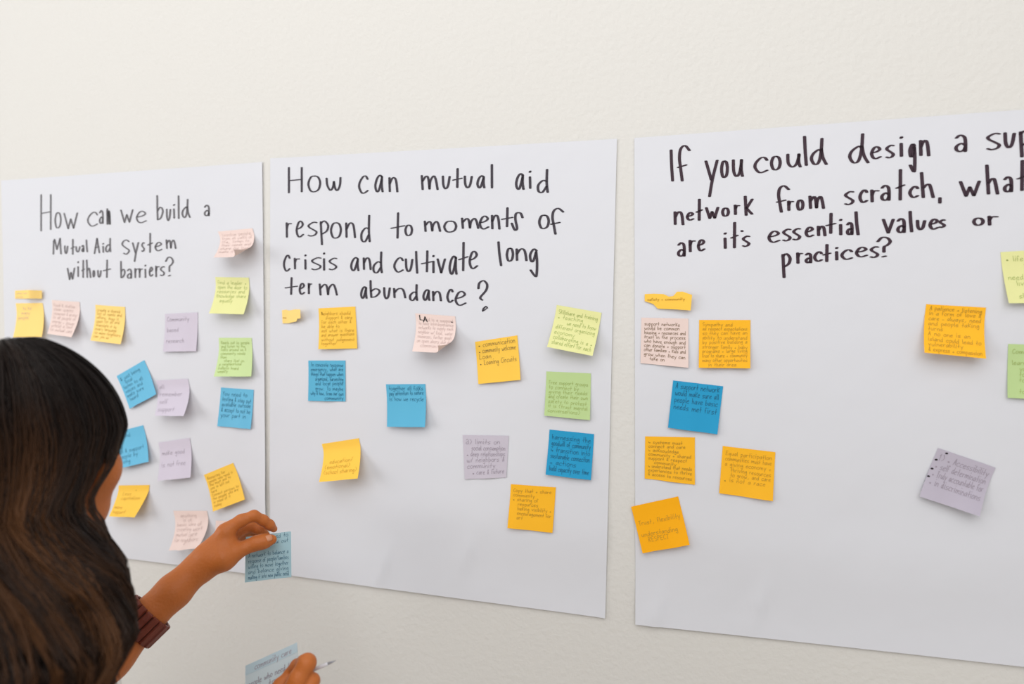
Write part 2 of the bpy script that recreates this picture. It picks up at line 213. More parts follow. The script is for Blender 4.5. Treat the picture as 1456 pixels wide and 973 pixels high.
for nm in ('left', 'middle', 'right'):
    root = empty('chart_paper', (SHEETS[nm][3][0], 0, SHEETS[nm][3][1]))
    root.location = (0, 0, 0)
    nx, ny = 64, 90
    P = [[(lambda q: Vector((q[0], -sheet_lift(nm, i/nx, j/ny), q[1])))(bil(SHEETS[nm], i/nx, j/ny)) for i in range(nx+1)] for j in range(ny+1)]
    v, f = solid_grid(P, nx, ny, .0003)
    sh = mesh_obj('sheet', v, f, m_sheet, root, True)
    tag(root, SHEET_LABEL[nm], 'poster', 'chart papers on the wall')
    a, b, c = NIB[nm]
    m_ink = mat('marker_ink_'+nm, c, .55, .2)
    words = []
    for line in LET[nm]:
        words.append([]); last = None
        for g in line:
            if last is not None and g[1][0]/1e4-last > .0098: words.append([])
            words[-1].append(g); last = g[1][2]/1e4
    for line in words:
      ink = Ink(lambda x, z, nm=nm: Vector((x, -wall_lift(nm, x, z)-.0005, z)))
      for ch, c8 in line:
        Q = [(c8[0]/1e4, c8[1]/1e4), (c8[2]/1e4, c8[3]/1e4), (c8[4]/1e4, c8[5]/1e4), (c8[6]/1e4, c8[7]/1e4)]
        for st in glyph(ch):
            pts = [tuple(bil(Q, *p)) for p in smooth_line(st, 5)]
            k = 1.1 if ch == 'N' else .3 if ch == '9' else 1
            ink.stroke(pts, a*k, b, 10)
      ink.build('heading_word', m_ink, root)

# ------------------------------------------------------------------ sticky notes
COL = {'Y1': (255, 222, 136), 'Y2': (255, 208, 84), 'Y3': (255, 192, 44), 'Y4': (255, 182, 20), 'PK': (238, 217, 210), 'LV': (214, 206, 220), 'LV2': (206, 199, 211), 'LV3': (193, 186, 200),  # left yellows paler, right lavender dimmer: light falloff put into the paper colours
       'YG': (234, 234, 168), 'GR': (208, 229, 168), 'GR2': (194, 218, 154), 'B1': (112, 192, 226), 'B2': (98, 184, 218), 'B3': (44, 160, 208), 'B4': (150, 198, 216)}
MN = {k: mat('note_paper_'+k, v, .65, .2, transl=.15) for k, v in COL.items()}
INK = {'m': mat('marker_black', (40, 34, 36), .5, .2), 'd': mat('pen_ink_dark', (120, 96, 66), .5, .2), 'f': mat('pen_ink_faded', (196, 172, 166), .6, .2), 'o': mat('pen_ink_olive', (184, 142, 48), .6, .2),
       'b': mat('pen_ink_blue', (34, 92, 124), .5, .2), 'g': mat('pen_ink_grey', (158, 148, 160), .6, .2), 'v': mat('pen_ink_green', (160, 176, 100), .6, .2)}
rng = random.Random(7)

class Note:
    """a square of paper, corners tl tr br bl = (x, z, lift)"""
    def __init__(self, Q, nm, roll=0., curl=1.7, strip=.18):
        self.Q = Q; self.nm = nm; self.roll = roll; self.curl = curl; self.strip = strip
        self.zmin = [0]
    def pos(self, s, t):
        x, z = bil([q[:2] for q in self.Q], s, t)
        lf = self.Q[3][2]*(1-s)+self.Q[2][2]*s
        k = max(0., (t-self.strip)/(1-self.strip))
        base = wall_lift(self.nm, x, z) if self.nm else 0.
        y = max(base+.0009, .0030-.0021*min(1, t*0+1))+(lf-.003)*k**self.curl+.0008*math.sin(9*s+self.Q[0][0]*40)*k
        if self.roll:
            d = (s+t-1.5)/math.sqrt(2)*.076
            if d > 0:
                R = self.roll; a = min(d/R, 2.6); pull = d-R*math.sin(a)
                x -= pull*.7; z += pull*.7; y += R*(1-math.cos(a))
        return Vector((x, -y, z))
    def on(self, s, t, off=.00045):
        p = self.pos(s, t); e = .01
        n = (self.pos(s+e, t)-self.pos(s-e, t)).cross(self.pos(s, t+e)-self.pos(s, t-e)).normalized()
        if n.y > 0: n = -n
        return p+n*off
    def build(self, name, material, n=16, th=.00018):
        P = [[self.pos(i/n, j/n) for i in range(n+1)] for j in range(n+1)]
        v, f = solid_grid(P, n, n, th)
        return mesh_obj(name, v, f, material, None, True)

def write(ink, lines, top=.09, bot=.93, left=.07, right=.95, pen=.0034, hscale=.62, jit=1.):
    n = len(lines); sp = (bot-top)/max(n, 1)
    for k, ln in enumerate(lines):
        if not ln: continue
        y0 = top+sp*(k+.8); xh = min(sp*.46, .075); x0 = left
        if ln[0] == '~': ln = ln[1:]; x0 += .12
        adv = lambda c: .5 if c == ' ' else WID.get(c, .46)+.14
        w = sum(adv(c) for c in ln); sc = min(xh*1.9, (right-x0)/w)
        x = x0; tilt = rng.uniform(-.02, .02)
        for c in ln:
            if c != ' ':
                cw = WID.get(c, .46)*sc
                h = xh*(1.75 if c in ASC else 1.); y1 = y0+(xh*.75 if c in DSC else 0); yt = y0-h if c not in DSC else y0-xh
                if c == "'": yt, y1 = y0-xh*1.7, y0-xh*1.3
                if c == ',': yt, y1 = y0-xh*.15, y0+xh*.3
                if c in '*.': yt, y1 = y0-xh, y0
                dy = tilt*(x-x0)+rng.uniform(-.004, .004)*jit
                for st in glyph(c):
                    pts = [(x+p[0]*cw+(.5-p[1])*cw*.12, yt+dy+(y1-yt)*p[1]) for p in smooth_line(st, 2)]
                    pw = pen*(2.4 if c == '*' else 1)
                    ink.stroke(pts, pw, pw, 5)
            x += adv(c)*sc

NQ = {'2':[[-1.4065,1.6536,0.003],[-1.3331,1.6542,0.003],[-1.3204,1.5828,0.0164],[-1.396,1.5803,0.0187]],
'3':[[-1.3079,1.6601,0.003],[-1.2354,1.6561,0.003],[-1.2301,1.584,0.027],[-1.304,1.5904,0.0187]],
'4':[[-1.1947,1.65,0.003],[-1.1203,1.6455,0.003],[-1.1184,1.5711,0.0176],[-1.1936,1.5778,0.0164]],
'5':[[-1.0232,1.6317,0.003],[-0.9465,1.6352,0.003],[-0.9475,1.5597,0.0075],[-1.0229,1.5577,0.0099]],
'6':[[-0.8989,1.7893,0.003],[-0.8216,1.7931,0.003],[-0.8034,1.735,0.045],[-0.8753,1.7356,0.044]],
'7':[[-0.9057,1.7027,0.003],[-0.8306,1.7007,0.003],[-0.8248,1.631,0.027],[-0.9,1.6328,0.027]],
'8':[[-0.899,1.5861,0.003],[-0.8252,1.5869,0.003],[-0.8188,1.5147,0.014],[-0.8944,1.5133,0.0223]],
'9':[[-0.8946,1.4907,0.003],[-0.8208,1.4886,0.003],[-0.8253,1.4145,0.0081],[-0.9008,1.4161,0.0058]],
'10':[[-1.1434,1.506,0.003],[-1.0748,1.5397,0.003],[-1.0387,1.4737,0.0105],[-1.107,1.4416,0.0087]],
'11':[[-1.0463,1.5001,0.003],[-0.9706,1.5057,0.003],[-0.955,1.4369,0.034],[-1.0291,1.4333,0.025]],
'12':[[-1.1539,1.39,0.003],[-1.0792,1.4093,0.003],[-1.056,1.3395,0.0134],[-1.1293,1.3209,0.0158]],
'13':[[-1.0419,1.3765,0.003],[-0.9676,1.3897,0.003],[-0.9541,1.3156,0.0176],[-1.0286,1.3047,0.0199]],
'14':[[-0.9344,1.3191,0.003],[-0.868,1.3466,0.003],[-0.8332,1.2814,0.0134],[-0.9034,1.2532,0.017]],
'15':[[-1.142,1.2835,0.003],[-1.0649,1.29,0.003],[-1.074,1.2319,0.032],[-1.1481,1.2248,0.022]],
'16':[[-1.0087,1.2424,0.003],[-0.9291,1.2489,0.003],[-0.9163,1.1892,0.043],[-0.99,1.1752,0.033]],
'19':[[-0.6821,1.6427,0.003],[-0.6071,1.6458,0.003],[-0.6023,1.5704,0.0046],[-0.6777,1.5682,0.0117]],
'24':[[-0.7037,1.5464,0.003],[-0.6273,1.548,0.003],[-0.6269,1.4736,0.004],[-0.7025,1.4723,0.0064]],
'25':[[-0.5467,1.5073,0.003],[-0.4711,1.5101,0.003],[-0.4654,1.4365,0.0176],[-0.5402,1.4328,0.0123]],
'26':[[-0.6763,1.3933,0.003],[-0.6007,1.4079,0.003],[-0.5841,1.3432,0.037],[-0.6585,1.3328,0.042]],
'20':[[-0.4904,1.6338,0.003],[-0.4158,1.6289,0.003],[-0.4088,1.5663,0.044],[-0.4824,1.5683,0.034]],
'21':[[-0.3793,1.5851,0.003],[-0.3044,1.5971,0.003],[-0.2969,1.5226,0.0081],[-0.3717,1.5133,0.0075]],
'22':[[-0.237,1.648,0.003],[-0.1627,1.6352,0.003],[-0.1734,1.5658,0.0252],[-0.2478,1.5792,0.0264]],
'23':[[-0.2539,1.5375,0.003],[-0.1794,1.5361,0.003],[-0.1795,1.46,0.0081],[-0.2555,1.4643,0.0087]],
'27':[[-0.4014,1.4237,0.003],[-0.3184,1.4268,0.003],[-0.3223,1.3552,0.004],[-0.3963,1.3477,0.0052]],
'28':[[-0.2478,1.4406,0.003],[-0.1732,1.4367,0.003],[-0.1769,1.3618,0.0093],[-0.2524,1.3661,0.0099]],
'29':[[-0.3142,1.3444,0.003],[-0.2365,1.3444,0.003],[-0.2406,1.2688,0.0052],[-0.3179,1.2711,0.0087]],
'31':[[-0.0988,1.6275,0.003],[-0.0261,1.6263,0.003],[-0.025,1.5492,0.0075],[-0.0993,1.5547,0.004]],
'32':[[-0.0097,1.6242,0.003],[0.066,1.6245,0.003],[0.0666,1.5507,0.0099],[-0.0094,1.5497,0.0093]],
'33':[[-0.0483,1.5283,0.003],[0.0275,1.5214,0.003],[0.0198,1.4468,0.0081],[-0.0551,1.4536,0.0087]],
'34':[[-0.0909,1.4372,0.003],[-0.0139,1.4395,0.003],[-0.0129,1.3646,0.0046],[-0.0908,1.3695,0.004]],
'35':[[0.0281,1.4282,0.003],[0.105,1.423,0.003],[0.1021,1.3487,0.0087],[0.0238,1.3544,0.0046]],
'36':[[-0.112,1.3221,0.003],[-0.0383,1.3441,0.003],[-0.0195,1.2713,0.0123],[-0.0922,1.2502,0.0099]],
'37':[[0.3046,1.6482,0.003],[0.3794,1.6432,0.003],[0.3733,1.5722,0.0252],[0.2974,1.5793,0.0264]],
'38':[[0.324,1.4415,0.003],[0.3963,1.4176,0.003],[0.3721,1.3512,0.0211],[0.2994,1.3715,0.0105]]}
# key: sheet, colour, ink, lines, label, options
L_, M_, R_ = 'left', 'middle', 'right'
INFO = {
 '2': (L_, 'Y1', 'f', ['   to be', '  many', 'people'], 'yellow sticky note with three faint words, under the small yellow scrap at far left', dict(bot=.5)),
 '3': (L_, 'PK', 'f', ['food & shelter', 'clean spaces', 'resources & access', 'to all people of', 'energy + power', 'without a limit', 'for mutual care'], 'pink sticky note between two yellow ones in the left top row', {}),
 '4': (L_, 'Y1', 'o', ['create a shared', 'list of needs and', 'offers, keep it', 'open for all and', 'translate it to', 'every language', 'so more neighbors', 'can join us'], 'yellow sticky note filled with lines, right of the pink one in the left top row', {}),
 '5': (L_, 'LV', 'g', ['Community', '', 'based', '', 'research'], 'lavender sticky note highest of the lavender ones on the left paper', dict(bot=.8, pen=.0036)),
 '6': (L_, 'PK', 'f', ['Involve people', 'from all walks of', 'life, listen to', 'their needs and', 'share the load', 'make it simple'], 'pink sticky note with its bottom curling off the paper, beside the Mutual Aid System heading', dict(bot=.86)),
 '7': (L_, 'YG', 'v', ['find a leader *', 'open the door to', 'resources and', 'knowledge share', '~equally'], 'yellow-green sticky note below the curling pink one, left paper', dict(bot=.72)),
 '8': (L_, 'GR', 'v', ['Reach out to people', 'and listen to the', 'folks around us &', 'community needs', 'then', '~share that on', 'a neighborhood', 'bulletin board', 'weekly'], 'pale green sticky note on the left paper between yellow-green and blue', {}),
 '9': (L_, 'B1', 'b', ['You need to', 'testing & stay out', 'available outside', '& accept to not be', 'your part in'], 'blue sticky note with five dark lines near the right edge of the left paper', dict(bot=.78)),
 '10': (L_, 'B1', 'b', ['& just being', '  local', 'listen to all', 'voices and', 'make sure', ' heard'], 'blue sticky note tilted like a diamond beside the dark hair', dict(bot=.85, pen=.0034)),
 '11': (L_, 'LV', 'g', ['all', 'remember', 'self', 'support'], 'lavender sticky note touching the tilted blue one', dict(pen=.0036)),
 '12': (L_, 'B1', 'b', ['be kind', '', 'to', 'all & support', 'people by', 'giving'], 'blue sticky note half hidden behind the fringe of the hair', dict(pen=.0034)),
 '13': (L_, 'LV', 'g', ['', 'make good', '', 'is not free', ''], 'lavender sticky note lowest of the lavender ones on the left paper', dict(pen=.0036, bot=.85)),
 '14': (L_, 'Y2', 'o', ['Resources for', 'people who need it', 'the most and no', 'one is left out', 'here', 'Connect services to', 'the people who are', 'in need of it', 'today'], 'yellow sticky note tilted to the left above the raised hand', {}),
 '15': (L_, 'Y2', 'o', ['        *', '~Less', '~capitalism', '', 'more', 'support'], 'yellow sticky note bent into a slant beside the cheek of the person', {}),
 '16': (L_, 'PK', 'f', ['~anything', '~ is ok', 'basic idea of', 'creating work', 'mutual care', 'for neighbors'], 'pink sticky note curling off the paper just left of the raised hand', dict(bot=.85)),
 '19': (M_, 'Y2', 'o', ['Neighbors should', '~support & care', 'for each other &', 'be able to', 'ask what is there', 'and answer questions', 'without judgement', 'together'], 'yellow sticky note under the word term, first full one on the middle paper', {}),
 '24': (M_, 'B2', 'b', ['In concrete response', 'emergency, what are', 'things that happen when', '~organized, harvesting', '~and local people', '~grow. To maybe', 'why & how, from our own', '~      community'], 'blue sticky note covered in dark writing, leftmost blue one on the middle paper', dict(top=.05, bot=.99)),
 '25': (M_, 'B2', 'b', ['together all folks', 'pay attention to nature', 'is how we recycle'], 'blue sticky note with three lines and an empty lower half, middle paper', dict(bot=.42, top=.04)),
 '26': (M_, 'Y2', 'o', ['', '', '', '~education/', '(emotional)', '(school sharing)'], 'yellow sticky note lifting off with a long shadow, lowest left on the middle paper', dict(bot=.86)),
 '20': (M_, 'PK', 'f', ['    aid is a support', 'to have interdependence', 'networks to supply each', 'neighbor w/ food, water', 'resources, further goods', 'on open doors due to', '~community'], 'pink sticky note lettered LA with a rolled lower corner', dict(bot=.9)),
 '21': (M_, 'Y2', 'd', ['* communication', '* community welcome', 'Loan', '* Loaning Circuits'], 'yellow sticky note with a short bulleted list ending Loaning Circuits', dict(bot=.6, top=.03)),
 '22': (M_, 'YG', 'v', ['Skillshare and training', '* teaching', '~   we need to know', 'different organizing', 'economy', 'collaborating is a *', 'shared effort for each'], 'yellow-green sticky note tilted clockwise at the right of the middle paper', {}),
 '23': (M_, 'GR2', 'v', ['', 'Free support groups', 'to connect by', 'giving their needs', 'and create their own', 'safety to protest', 'it is (trust mental', 'conversations)'], 'green sticky note between the yellow-green and the deep blue one, middle paper', {}),
 '27': (M_, 'LV2', 'g', ['2) limits on', '~social consumption', '* deep relationships', 'w/ neighbors &', 'community', '~* care & future'], 'lavender sticky note about deep relationships on the middle paper', dict(pen=.0040)),
 '28': (M_, 'B3', 'b', ['harnessing the', 'goodwill of community', '> transition into', 'sustainable connection', '+ actions', 'build capacity over time'], 'deep blue sticky note beginning harnessing the, at the right of the middle paper', dict(pen=.0040)),
 '29': (M_, 'Y3', 'o', ['Copy that + share', 'community', '* sharing of', '~resources', '~baking visibility +', '~encouragement for', '~art'], 'orange sticky note lowest on the middle paper, under the deep blue one', dict(bot=.8, pen=.0040)),
 '31': (R_, 'PK', 'd', ['support networks', 'would be common', 'housing + resources and', 'trust in the process', 'who have enough and', 'can donate + support', 'other families + kids and', 'grow when they can', '~take on'], 'pink sticky note under the torn scrap at the left of the right paper', dict(pen=.0036)),
 '32': (R_, 'Y3', 'o', ['Sympathy and', 'as respect expectations', 'so they can have an', 'ability to understand', 'by positive building a', 'stronger family + baby', 'programs + large living', 'free to share + community', 'many other opportunities', '~in their area'], 'yellow-orange sticky note right of the pink one on the right paper', dict(top=.05, bot=.99)),
 '33': (R_, 'B3', 'b', ['A support network', 'would make sure all', 'people have basic', 'needs met first'], 'deep blue sticky note about a support network, only blue one on the right paper', dict(bot=.62, top=.04, pen=.0040)),
 '34': (R_, 'Y3', 'o', ['> systems must', 'connect and care', '> acknowledge', 'community + shared', 'support & respect', '~community', '> understand that needs', 'experiences to thrive', '& access to resources'], 'orange sticky note crammed with nine lines below the blue one, right paper', dict(pen=.0044)),
 '35': (R_, 'Y3', 'o', ['Equal participation', 'communities must have', 'a giving economy +', '~thriving resources', '~to grow, and care', '* is not a race'], 'orange sticky note right of the nine-line orange one on the right paper', dict(bot=.76)),
 '36': (R_, 'Y4', 'o', ['', '', 'Trust, flexibility', '', 'understanding', '~RESPECT'], 'deep orange sticky note reading RESPECT, tilted, lowest on the right paper', dict(bot=.82, pen=.0040)),
 '37': (R_, 'Y3', 'o', ['A patience + listening', 'in a form of love &', 'care - always, need', 'and people taking', 'turns', 'A no one is an', 'island could lead to', 'vulnerability', '& express + compassion'], 'orange sticky note alone at the right of the right paper, listing patience and listening', dict(top=.03, bot=.98, pen=.0040)),
 '38': (R_, 'LV3', 'g', ['1) * Accessibility', '* self determination', '* Truly accountable for', '* in Discriminations'], 'grey-lavender sticky note tilted clockwise about accessibility, lower right', dict(bot=.75, pen=.0040)),
 '39': (R_, 'YG', 'v', ['* life to all', '~   to', '', 'need to be', '~living', '', '~shared'], 'yellow-green sticky note cut by the right edge of the picture', {}),
 '40': (R_, 'GR2', 'v', ['Community', '', 'learning and', '~you', '~to be', '~to', '', '~to ('], 'green sticky note cut by the right edge of the picture, below the yellow-green one', {}),
}
NQ['39'] = [[.3952, 1.7206, .003], [.4705, 1.7245, .003], [.478, 1.6495, .012], [.4030, 1.6490, .014]]
NQ['40'] = [[.4075, 1.5924, .003], [.4830, 1.5905, .003], [.4815, 1.5160, .008], [.4068, 1.5172, .008]]
GRP = {L_: 'sticky notes on the left paper', M_: 'sticky notes on the middle paper', R_: 'sticky notes on the right paper'}
for k, (nm, col, ik, lines, label, opt) in INFO.items():
    nt = Note(NQ[k], nm, roll={'6': .012, '20': .011}.get(k, 0.), curl={'15': 1.25, '26': 1.4, '16': 1.9, '6': 1.5}.get(k, 1.6))
    o = nt.build('sticky_note', MN[col]); tag(o, label, 'sticky note', GRP[nm])
    ink = Ink(nt.on)
    o_ = dict(opt); write(ink, lines, **o_)
    if k == '20':
        ink.build('handwriting', INK[ik], o); ink = Ink(nt.on)
        for st, (x, y, w, h) in (('L', (.1, .04, .1, .13)), ('A', (.19, .07, .1, .15))):
            for s_ in glyph(st): ink.stroke([(x+p[0]*w, y+p[1]*h) for p in smooth_line(s_, 2)], .012, .008, 6)
            ink.build('marker_letter', INK['m'], o); ink = Ink(nt.on)
        ink.stroke([(.9, .17), (.92, .18)], .015, .015, 8)
    ink.build('marker_dot' if k == '20' else 'handwriting', INK['m' if k == '20' else ik], o)
    if k == '38':
        dots = Ink(nt.on)
        for s_, t_ in ((.16, .05), (.04, .23), (.03, .42), (.02, .58)): dots.stroke([(s_, t_), (s_+.012, t_-.006)], .02, .016, 8)
        dots.build('marker_dots', INK['m'], o)

# torn scraps of sticky notes
def scrap(outline, nm, lift, name, material, label, group, hand=None, inkm=None):
    """outline (x, z) polygon, lift(x, z) -> metres off the sheet; filled as a fan of thin paper with thickness"""
    import mathutils.geometry as g
    xs = [p[0] for p in outline]; zs = [p[1] for p in outline]; x0, x1, z0, z1 = min(xs), max(xs), min(zs), max(zs)
    pts = []; n = len(outline)
    for k in range(n):
        a, b = outline[k], outline[(k+1) % n]; m = max(1, int(math.hypot(b[0]-a[0], b[1]-a[1])/.004))
        pts += [Vector((a[0]+(b[0]-a[0])*q/m, a[1]+(b[1]-a[1])*q/m)) for q in range(m)]
    nb = len(pts); edges = [(k, (k+1) % nb) for k in range(nb)]
    def inside(x, z):
        c = False
        for k in range(n):
            a, b = outline[k], outline[k-1]
            if (a[1] > z) != (b[1] > z) and x < (b[0]-a[0])*(z-a[1])/(b[1]-a[1])+a[0]: c = not c
        return c
    gx = x0+.003
    while gx < x1:
        gz = z0+.003
        while gz < z1:
            if inside(gx, gz) and min((Vector((gx, gz))-p).length for p in pts[:nb]) > .0018: pts.append(Vector((gx, gz)))
            gz += .004
        gx += .004
    vo, eo, fo, *_ = g.delaunay_2d_cdt(pts, edges, [list(range(nb))], 1, 1e-6)
    P = lambda x, z, e=0.: Vector((x, -(wall_lift(nm, x, z)+.001+lift((x-x0)/(x1-x0), (z1-z)/(z1-z0)))-e, z))
    v = [P(p.x, p.y) for p in vo]; N = len(v); v += [p+Vector((0, .0002, 0)) for p in v]
    f = []; cnt = {}
    for t in fo:
        f.append(tuple(t)); f.append(tuple(N+i for i in reversed(t)))
        for q in range(len(t)):
            e = (t[q], t[(q+1) % len(t)]); cnt[tuple(sorted(e))] = cnt.get(tuple(sorted(e)), 0)+1
    for (a, b), c in cnt.items():
        if c == 1:
            q = len(v); v += [v[a], v[b], v[N+b], v[N+a]]; f.append((q, q+1, q+2, q+3))
    o = mesh_obj(name, v, f, material, None, True); tag(o, label, 'sticky note', group)
    if hand:
        ink = Ink(lambda s, t: P(x0+s*(x1-x0), z1-t*(z1-z0), .0005))
        hand(ink); ink.build('handwriting', inkm, o)
    return o
scrap([(-1.4066, 1.6803), (-1.374, 1.6812), (-1.3301, 1.6798), (-1.3304, 1.6628), (-1.37, 1.663), (-1.407, 1.6636)], L_, lambda s, t: .001+.016*math.exp(-((s-.72)/.2)**2) if s > .15 else .001,
      'sticky_note_scrap', MN['Y1'], 'narrow yellow strip torn from a sticky note, bulging, top left of the left paper', 'torn sticky note scraps',
      lambda ink: write(ink, ['who can we', 'ask'], left=.06, right=.7, pen=.006), INK['f'])
scrap([(-.7581, 1.639), (-.7500, 1.6402), (-.7426, 1.6385), (-.728, 1.6405), (-.7115, 1.6403), (-.7108, 1.6241), (-.7200, 1.6235), (-.7230, 1.6185), (-.7360, 1.6165), (-.7427, 1.6150), (-.7569, 1.6146)], M_, lambda s, t: .001+.018*max(0, s-.25)**1.3,
      'sticky_note_scrap', MN['Y1'], 'small pale yellow scrap of sticky note under the word term', 'torn sticky note scraps',
      lambda ink: write(ink, ['so'], left=.05, right=.28, top=.2, bot=.75, pen=.008), INK['o'])
scrap([(-.9085, 1.2313), (-.8574, 1.2343), (-.8591, 1.2097), (-.9087, 1.2066)], L_, lambda s, t: .002*t,
      'sticky_note_scrap', MN['PK'], 'pink scrap of sticky note mostly hidden behind the raised hand', 'torn sticky note scraps')
scrap([(-.0939, 1.665), (-.0800, 1.6656), (-.0646, 1.6648), (-.0559, 1.6606), (-.0494, 1.6617), (-.0437, 1.6683), (-.0351, 1.6683), (-.0208, 1.663), (-.0226, 1.6388), (-.045, 1.6405), (-.0731, 1.6418), (-.0805, 1.6492), (-.0938, 1.6538)], R_, lambda s, t: .0015+.007*s*s,
      'sticky_note_scrap', MN['Y2'], 'jagged yellow scrap of sticky note above the pink note on the right paper', 'torn sticky note scraps',
      lambda ink: write(ink, ['safety + community'], left=.06, right=.86, top=.12, bot=.55, pen=.006), INK['o'])

# ------------------------------------------------------------------ the person
class Field:
    """a signed distance grid, blended from tapered limbs and ellipsoids"""
    def __init__(self, lo, hi, h):
        self.lo = np.array(lo, float); self.h = h; self.n = np.ceil((np.array(hi)-self.lo)/h).astype(int)+1
        self.F = np.full(self.n, .08, np.float32)
    def _box(self, lo, hi):
        a = np.maximum(0, np.floor((lo-self.lo)/self.h).astype(int)); b = np.minimum(self.n, np.ceil((hi-self.lo)/self.h).astype(int)+1)
        if (a >= b).any(): return None
        g = [self.lo[i]+self.h*np.arange(a[i], b[i], dtype=np.float32) for i in range(3)]
        return tuple(slice(a[i], b[i]) for i in range(3)), np.meshgrid(*g, indexing='ij')
    def _mix(self, sl, d, k, sub=False):
        A = self.F[sl]
        if sub:
            h = np.maximum(k-np.abs(-d-A), 0)/k; self.F[sl] = np.maximum(A, -d)+h*h*k*.25
        else:
            h = np.maximum(k-np.abs(A-d), 0)/k; self.F[sl] = np.minimum(A, d)-h*h*k*.25
    def cone(self, p0, r0, p1, r1, k=.02, sub=False):
        p0 = np.array(p0, float); p1 = np.array(p1, float); m = max(r0, r1)+k+3*self.h
        r = self._box(np.minimum(p0, p1)-m, np.maximum(p0, p1)+m)
        if r is None: return
        sl, (X, Y, Z) = r; d = p1-p0; L2 = max(float(d@d), 1e-12)
        t = np.clip(((X-p0[0])*d[0]+(Y-p0[1])*d[1]+(Z-p0[2])*d[2])/L2, 0, 1)
        q = np.sqrt((X-p0[0]-t*d[0])**2+(Y-p0[1]-t*d[1])**2+(Z-p0[2]-t*d[2])**2)
        self._mix(sl, (q-(r0+(r1-r0)*t)).astype(np.float32), k, sub)
    def chain(self, pts, k=.006):
        for a, b in zip(pts[:-1], pts[1:]): self.cone(a[0], a[1], b[0], b[1], k)
    def ell(self, c, rad, ax, k=.03, sub=False):
        c = np.array(c, float); m = max(rad)+k+3*self.h; r = self._box(c-m, c+m)
        if r is None: return
        sl, (X, Y, Z) = r; X = X-c[0]; Y = Y-c[1]; Z = Z-c[2]; u = [X*a[0]+Y*a[1]+Z*a[2] for a in ax]
        k0 = np.sqrt(sum((u[i]/rad[i])**2 for i in range(3))); k1 = np.sqrt(sum((u[i]/rad[i]**2)**2 for i in range(3)))+1e-9
        self._mix(sl, (k0*(k0-1)/k1).astype(np.float32), k, sub)
    def surface(self):
        F = self.F; h = self.h; S = F < 0
        c = np.zeros(np.array(F.shape)-1, np.int8)
        for i in (0, 1):
            for j in (0, 1):
                for k in (0, 1): c += S[i:F.shape[0]-1+i, j:F.shape[1]-1+j, k:F.shape[2]-1+k]
        idx = np.argwhere((c > 0) & (c < 8)); vid = np.full(c.shape, -1, np.int32); vid[tuple(idx.T)] = np.arange(len(idx))
        off = np.array([(i, j, k) for i in (0, 1) for j in (0, 1) for k in (0, 1)])
        val = np.stack([F[tuple((idx+o).T)] for o in off], 1); acc = np.zeros((len(idx), 3)); cnt = np.zeros(len(idx))
        for a in range(8):
            for b in range(a+1, 8):
                if np.abs(off[a]-off[b]).sum() != 1: continue
                m = (val[:, a] < 0) != (val[:, b] < 0); t = np.where(m, val[:, a]/(val[:, a]-val[:, b]+1e-20), 0)
                acc += np.where(m[:, None], off[a]+t[:, None]*(off[b]-off[a]), 0); cnt += m
        V = self.lo+(idx+acc/cnt[:, None])*h; Q = []
        for ax in range(3):
            o = [0, 0, 0]; o[ax] = 1
            A = S[:S.shape[0]-o[0], :S.shape[1]-o[1], :S.shape[2]-o[2]]; B = S[o[0]:, o[1]:, o[2]:]
            e = np.argwhere(A != B); b, c2 = (ax+1) % 3, (ax+2) % 3
            e = e[(e[:, b] > 0) & (e[:, c2] > 0) & (e[:, b] < c_shape(c, b)) & (e[:, c2] < c_shape(c, c2))]
            ub = np.eye(3, dtype=int)[b]; uc = np.eye(3, dtype=int)[c2]
            q = np.stack([vid[tuple((e-ub-uc).T)], vid[tuple((e-uc).T)], vid[tuple(e.T)], vid[tuple((e-ub).T)]], 1)
            fl = S[tuple(e.T)]; q[~fl] = q[~fl][:, ::-1]; Q.append(q)
        return V, np.concatenate(Q)
def c_shape(c, i): return c.shape[i]

def relax(V, Q, it):
    n = len(V)
    for _ in range(it):
        acc = np.zeros_like(V); cnt = np.zeros(n)
        for a, b in ((0, 1), (1, 2), (2, 3), (3, 0)):
            for s, t in ((a, b), (b, a)):
                for i in range(3): acc[:, i] += np.bincount(Q[:, s], weights=V[Q[:, t], i], minlength=n)
                cnt += np.bincount(Q[:, s], minlength=n)
        V = .5*V+.5*acc/np.maximum(cnt, 1)[:, None]
    return V
def np_mesh(name, V, Q, material, parent=None):
    me = bpy.data.meshes.new(name); me.vertices.add(len(V)); me.vertices.foreach_set('co', np.asarray(V, np.float32).ravel())
    k = Q.shape[1]
    me.loops.add(Q.size); me.loops.foreach_set('vertex_index', Q.ravel().astype(np.int32)); me.polygons.add(len(Q))
    me.polygons.foreach_set('loop_start', np.arange(0, Q.size, k, dtype=np.int32)); me.polygons.foreach_set('loop_total', np.full(len(Q), k, np.int32))
    me.polygons.foreach_set('use_smooth', np.ones(len(Q), bool)); me.update(); me.validate()
    o = bpy.data.objects.new(name, me); C.objects.link(o); me.materials.append(material)
    if parent: o.parent = parent
    return o

m_skin = mat('brown_skin', (192, 108, 48), .5, .35, bump=(260, .0008, 4), sss=.06, var=(22, .86))
m_top = mat('dark_top', (58, 46, 44), .85, .15, bump=(300, .001))
m_trs = mat('dark_trousers', (44, 46, 58), .85, .15, bump=(300, .001))
m_shoe = mat('dark_shoe', (40, 36, 36), .5, .3)

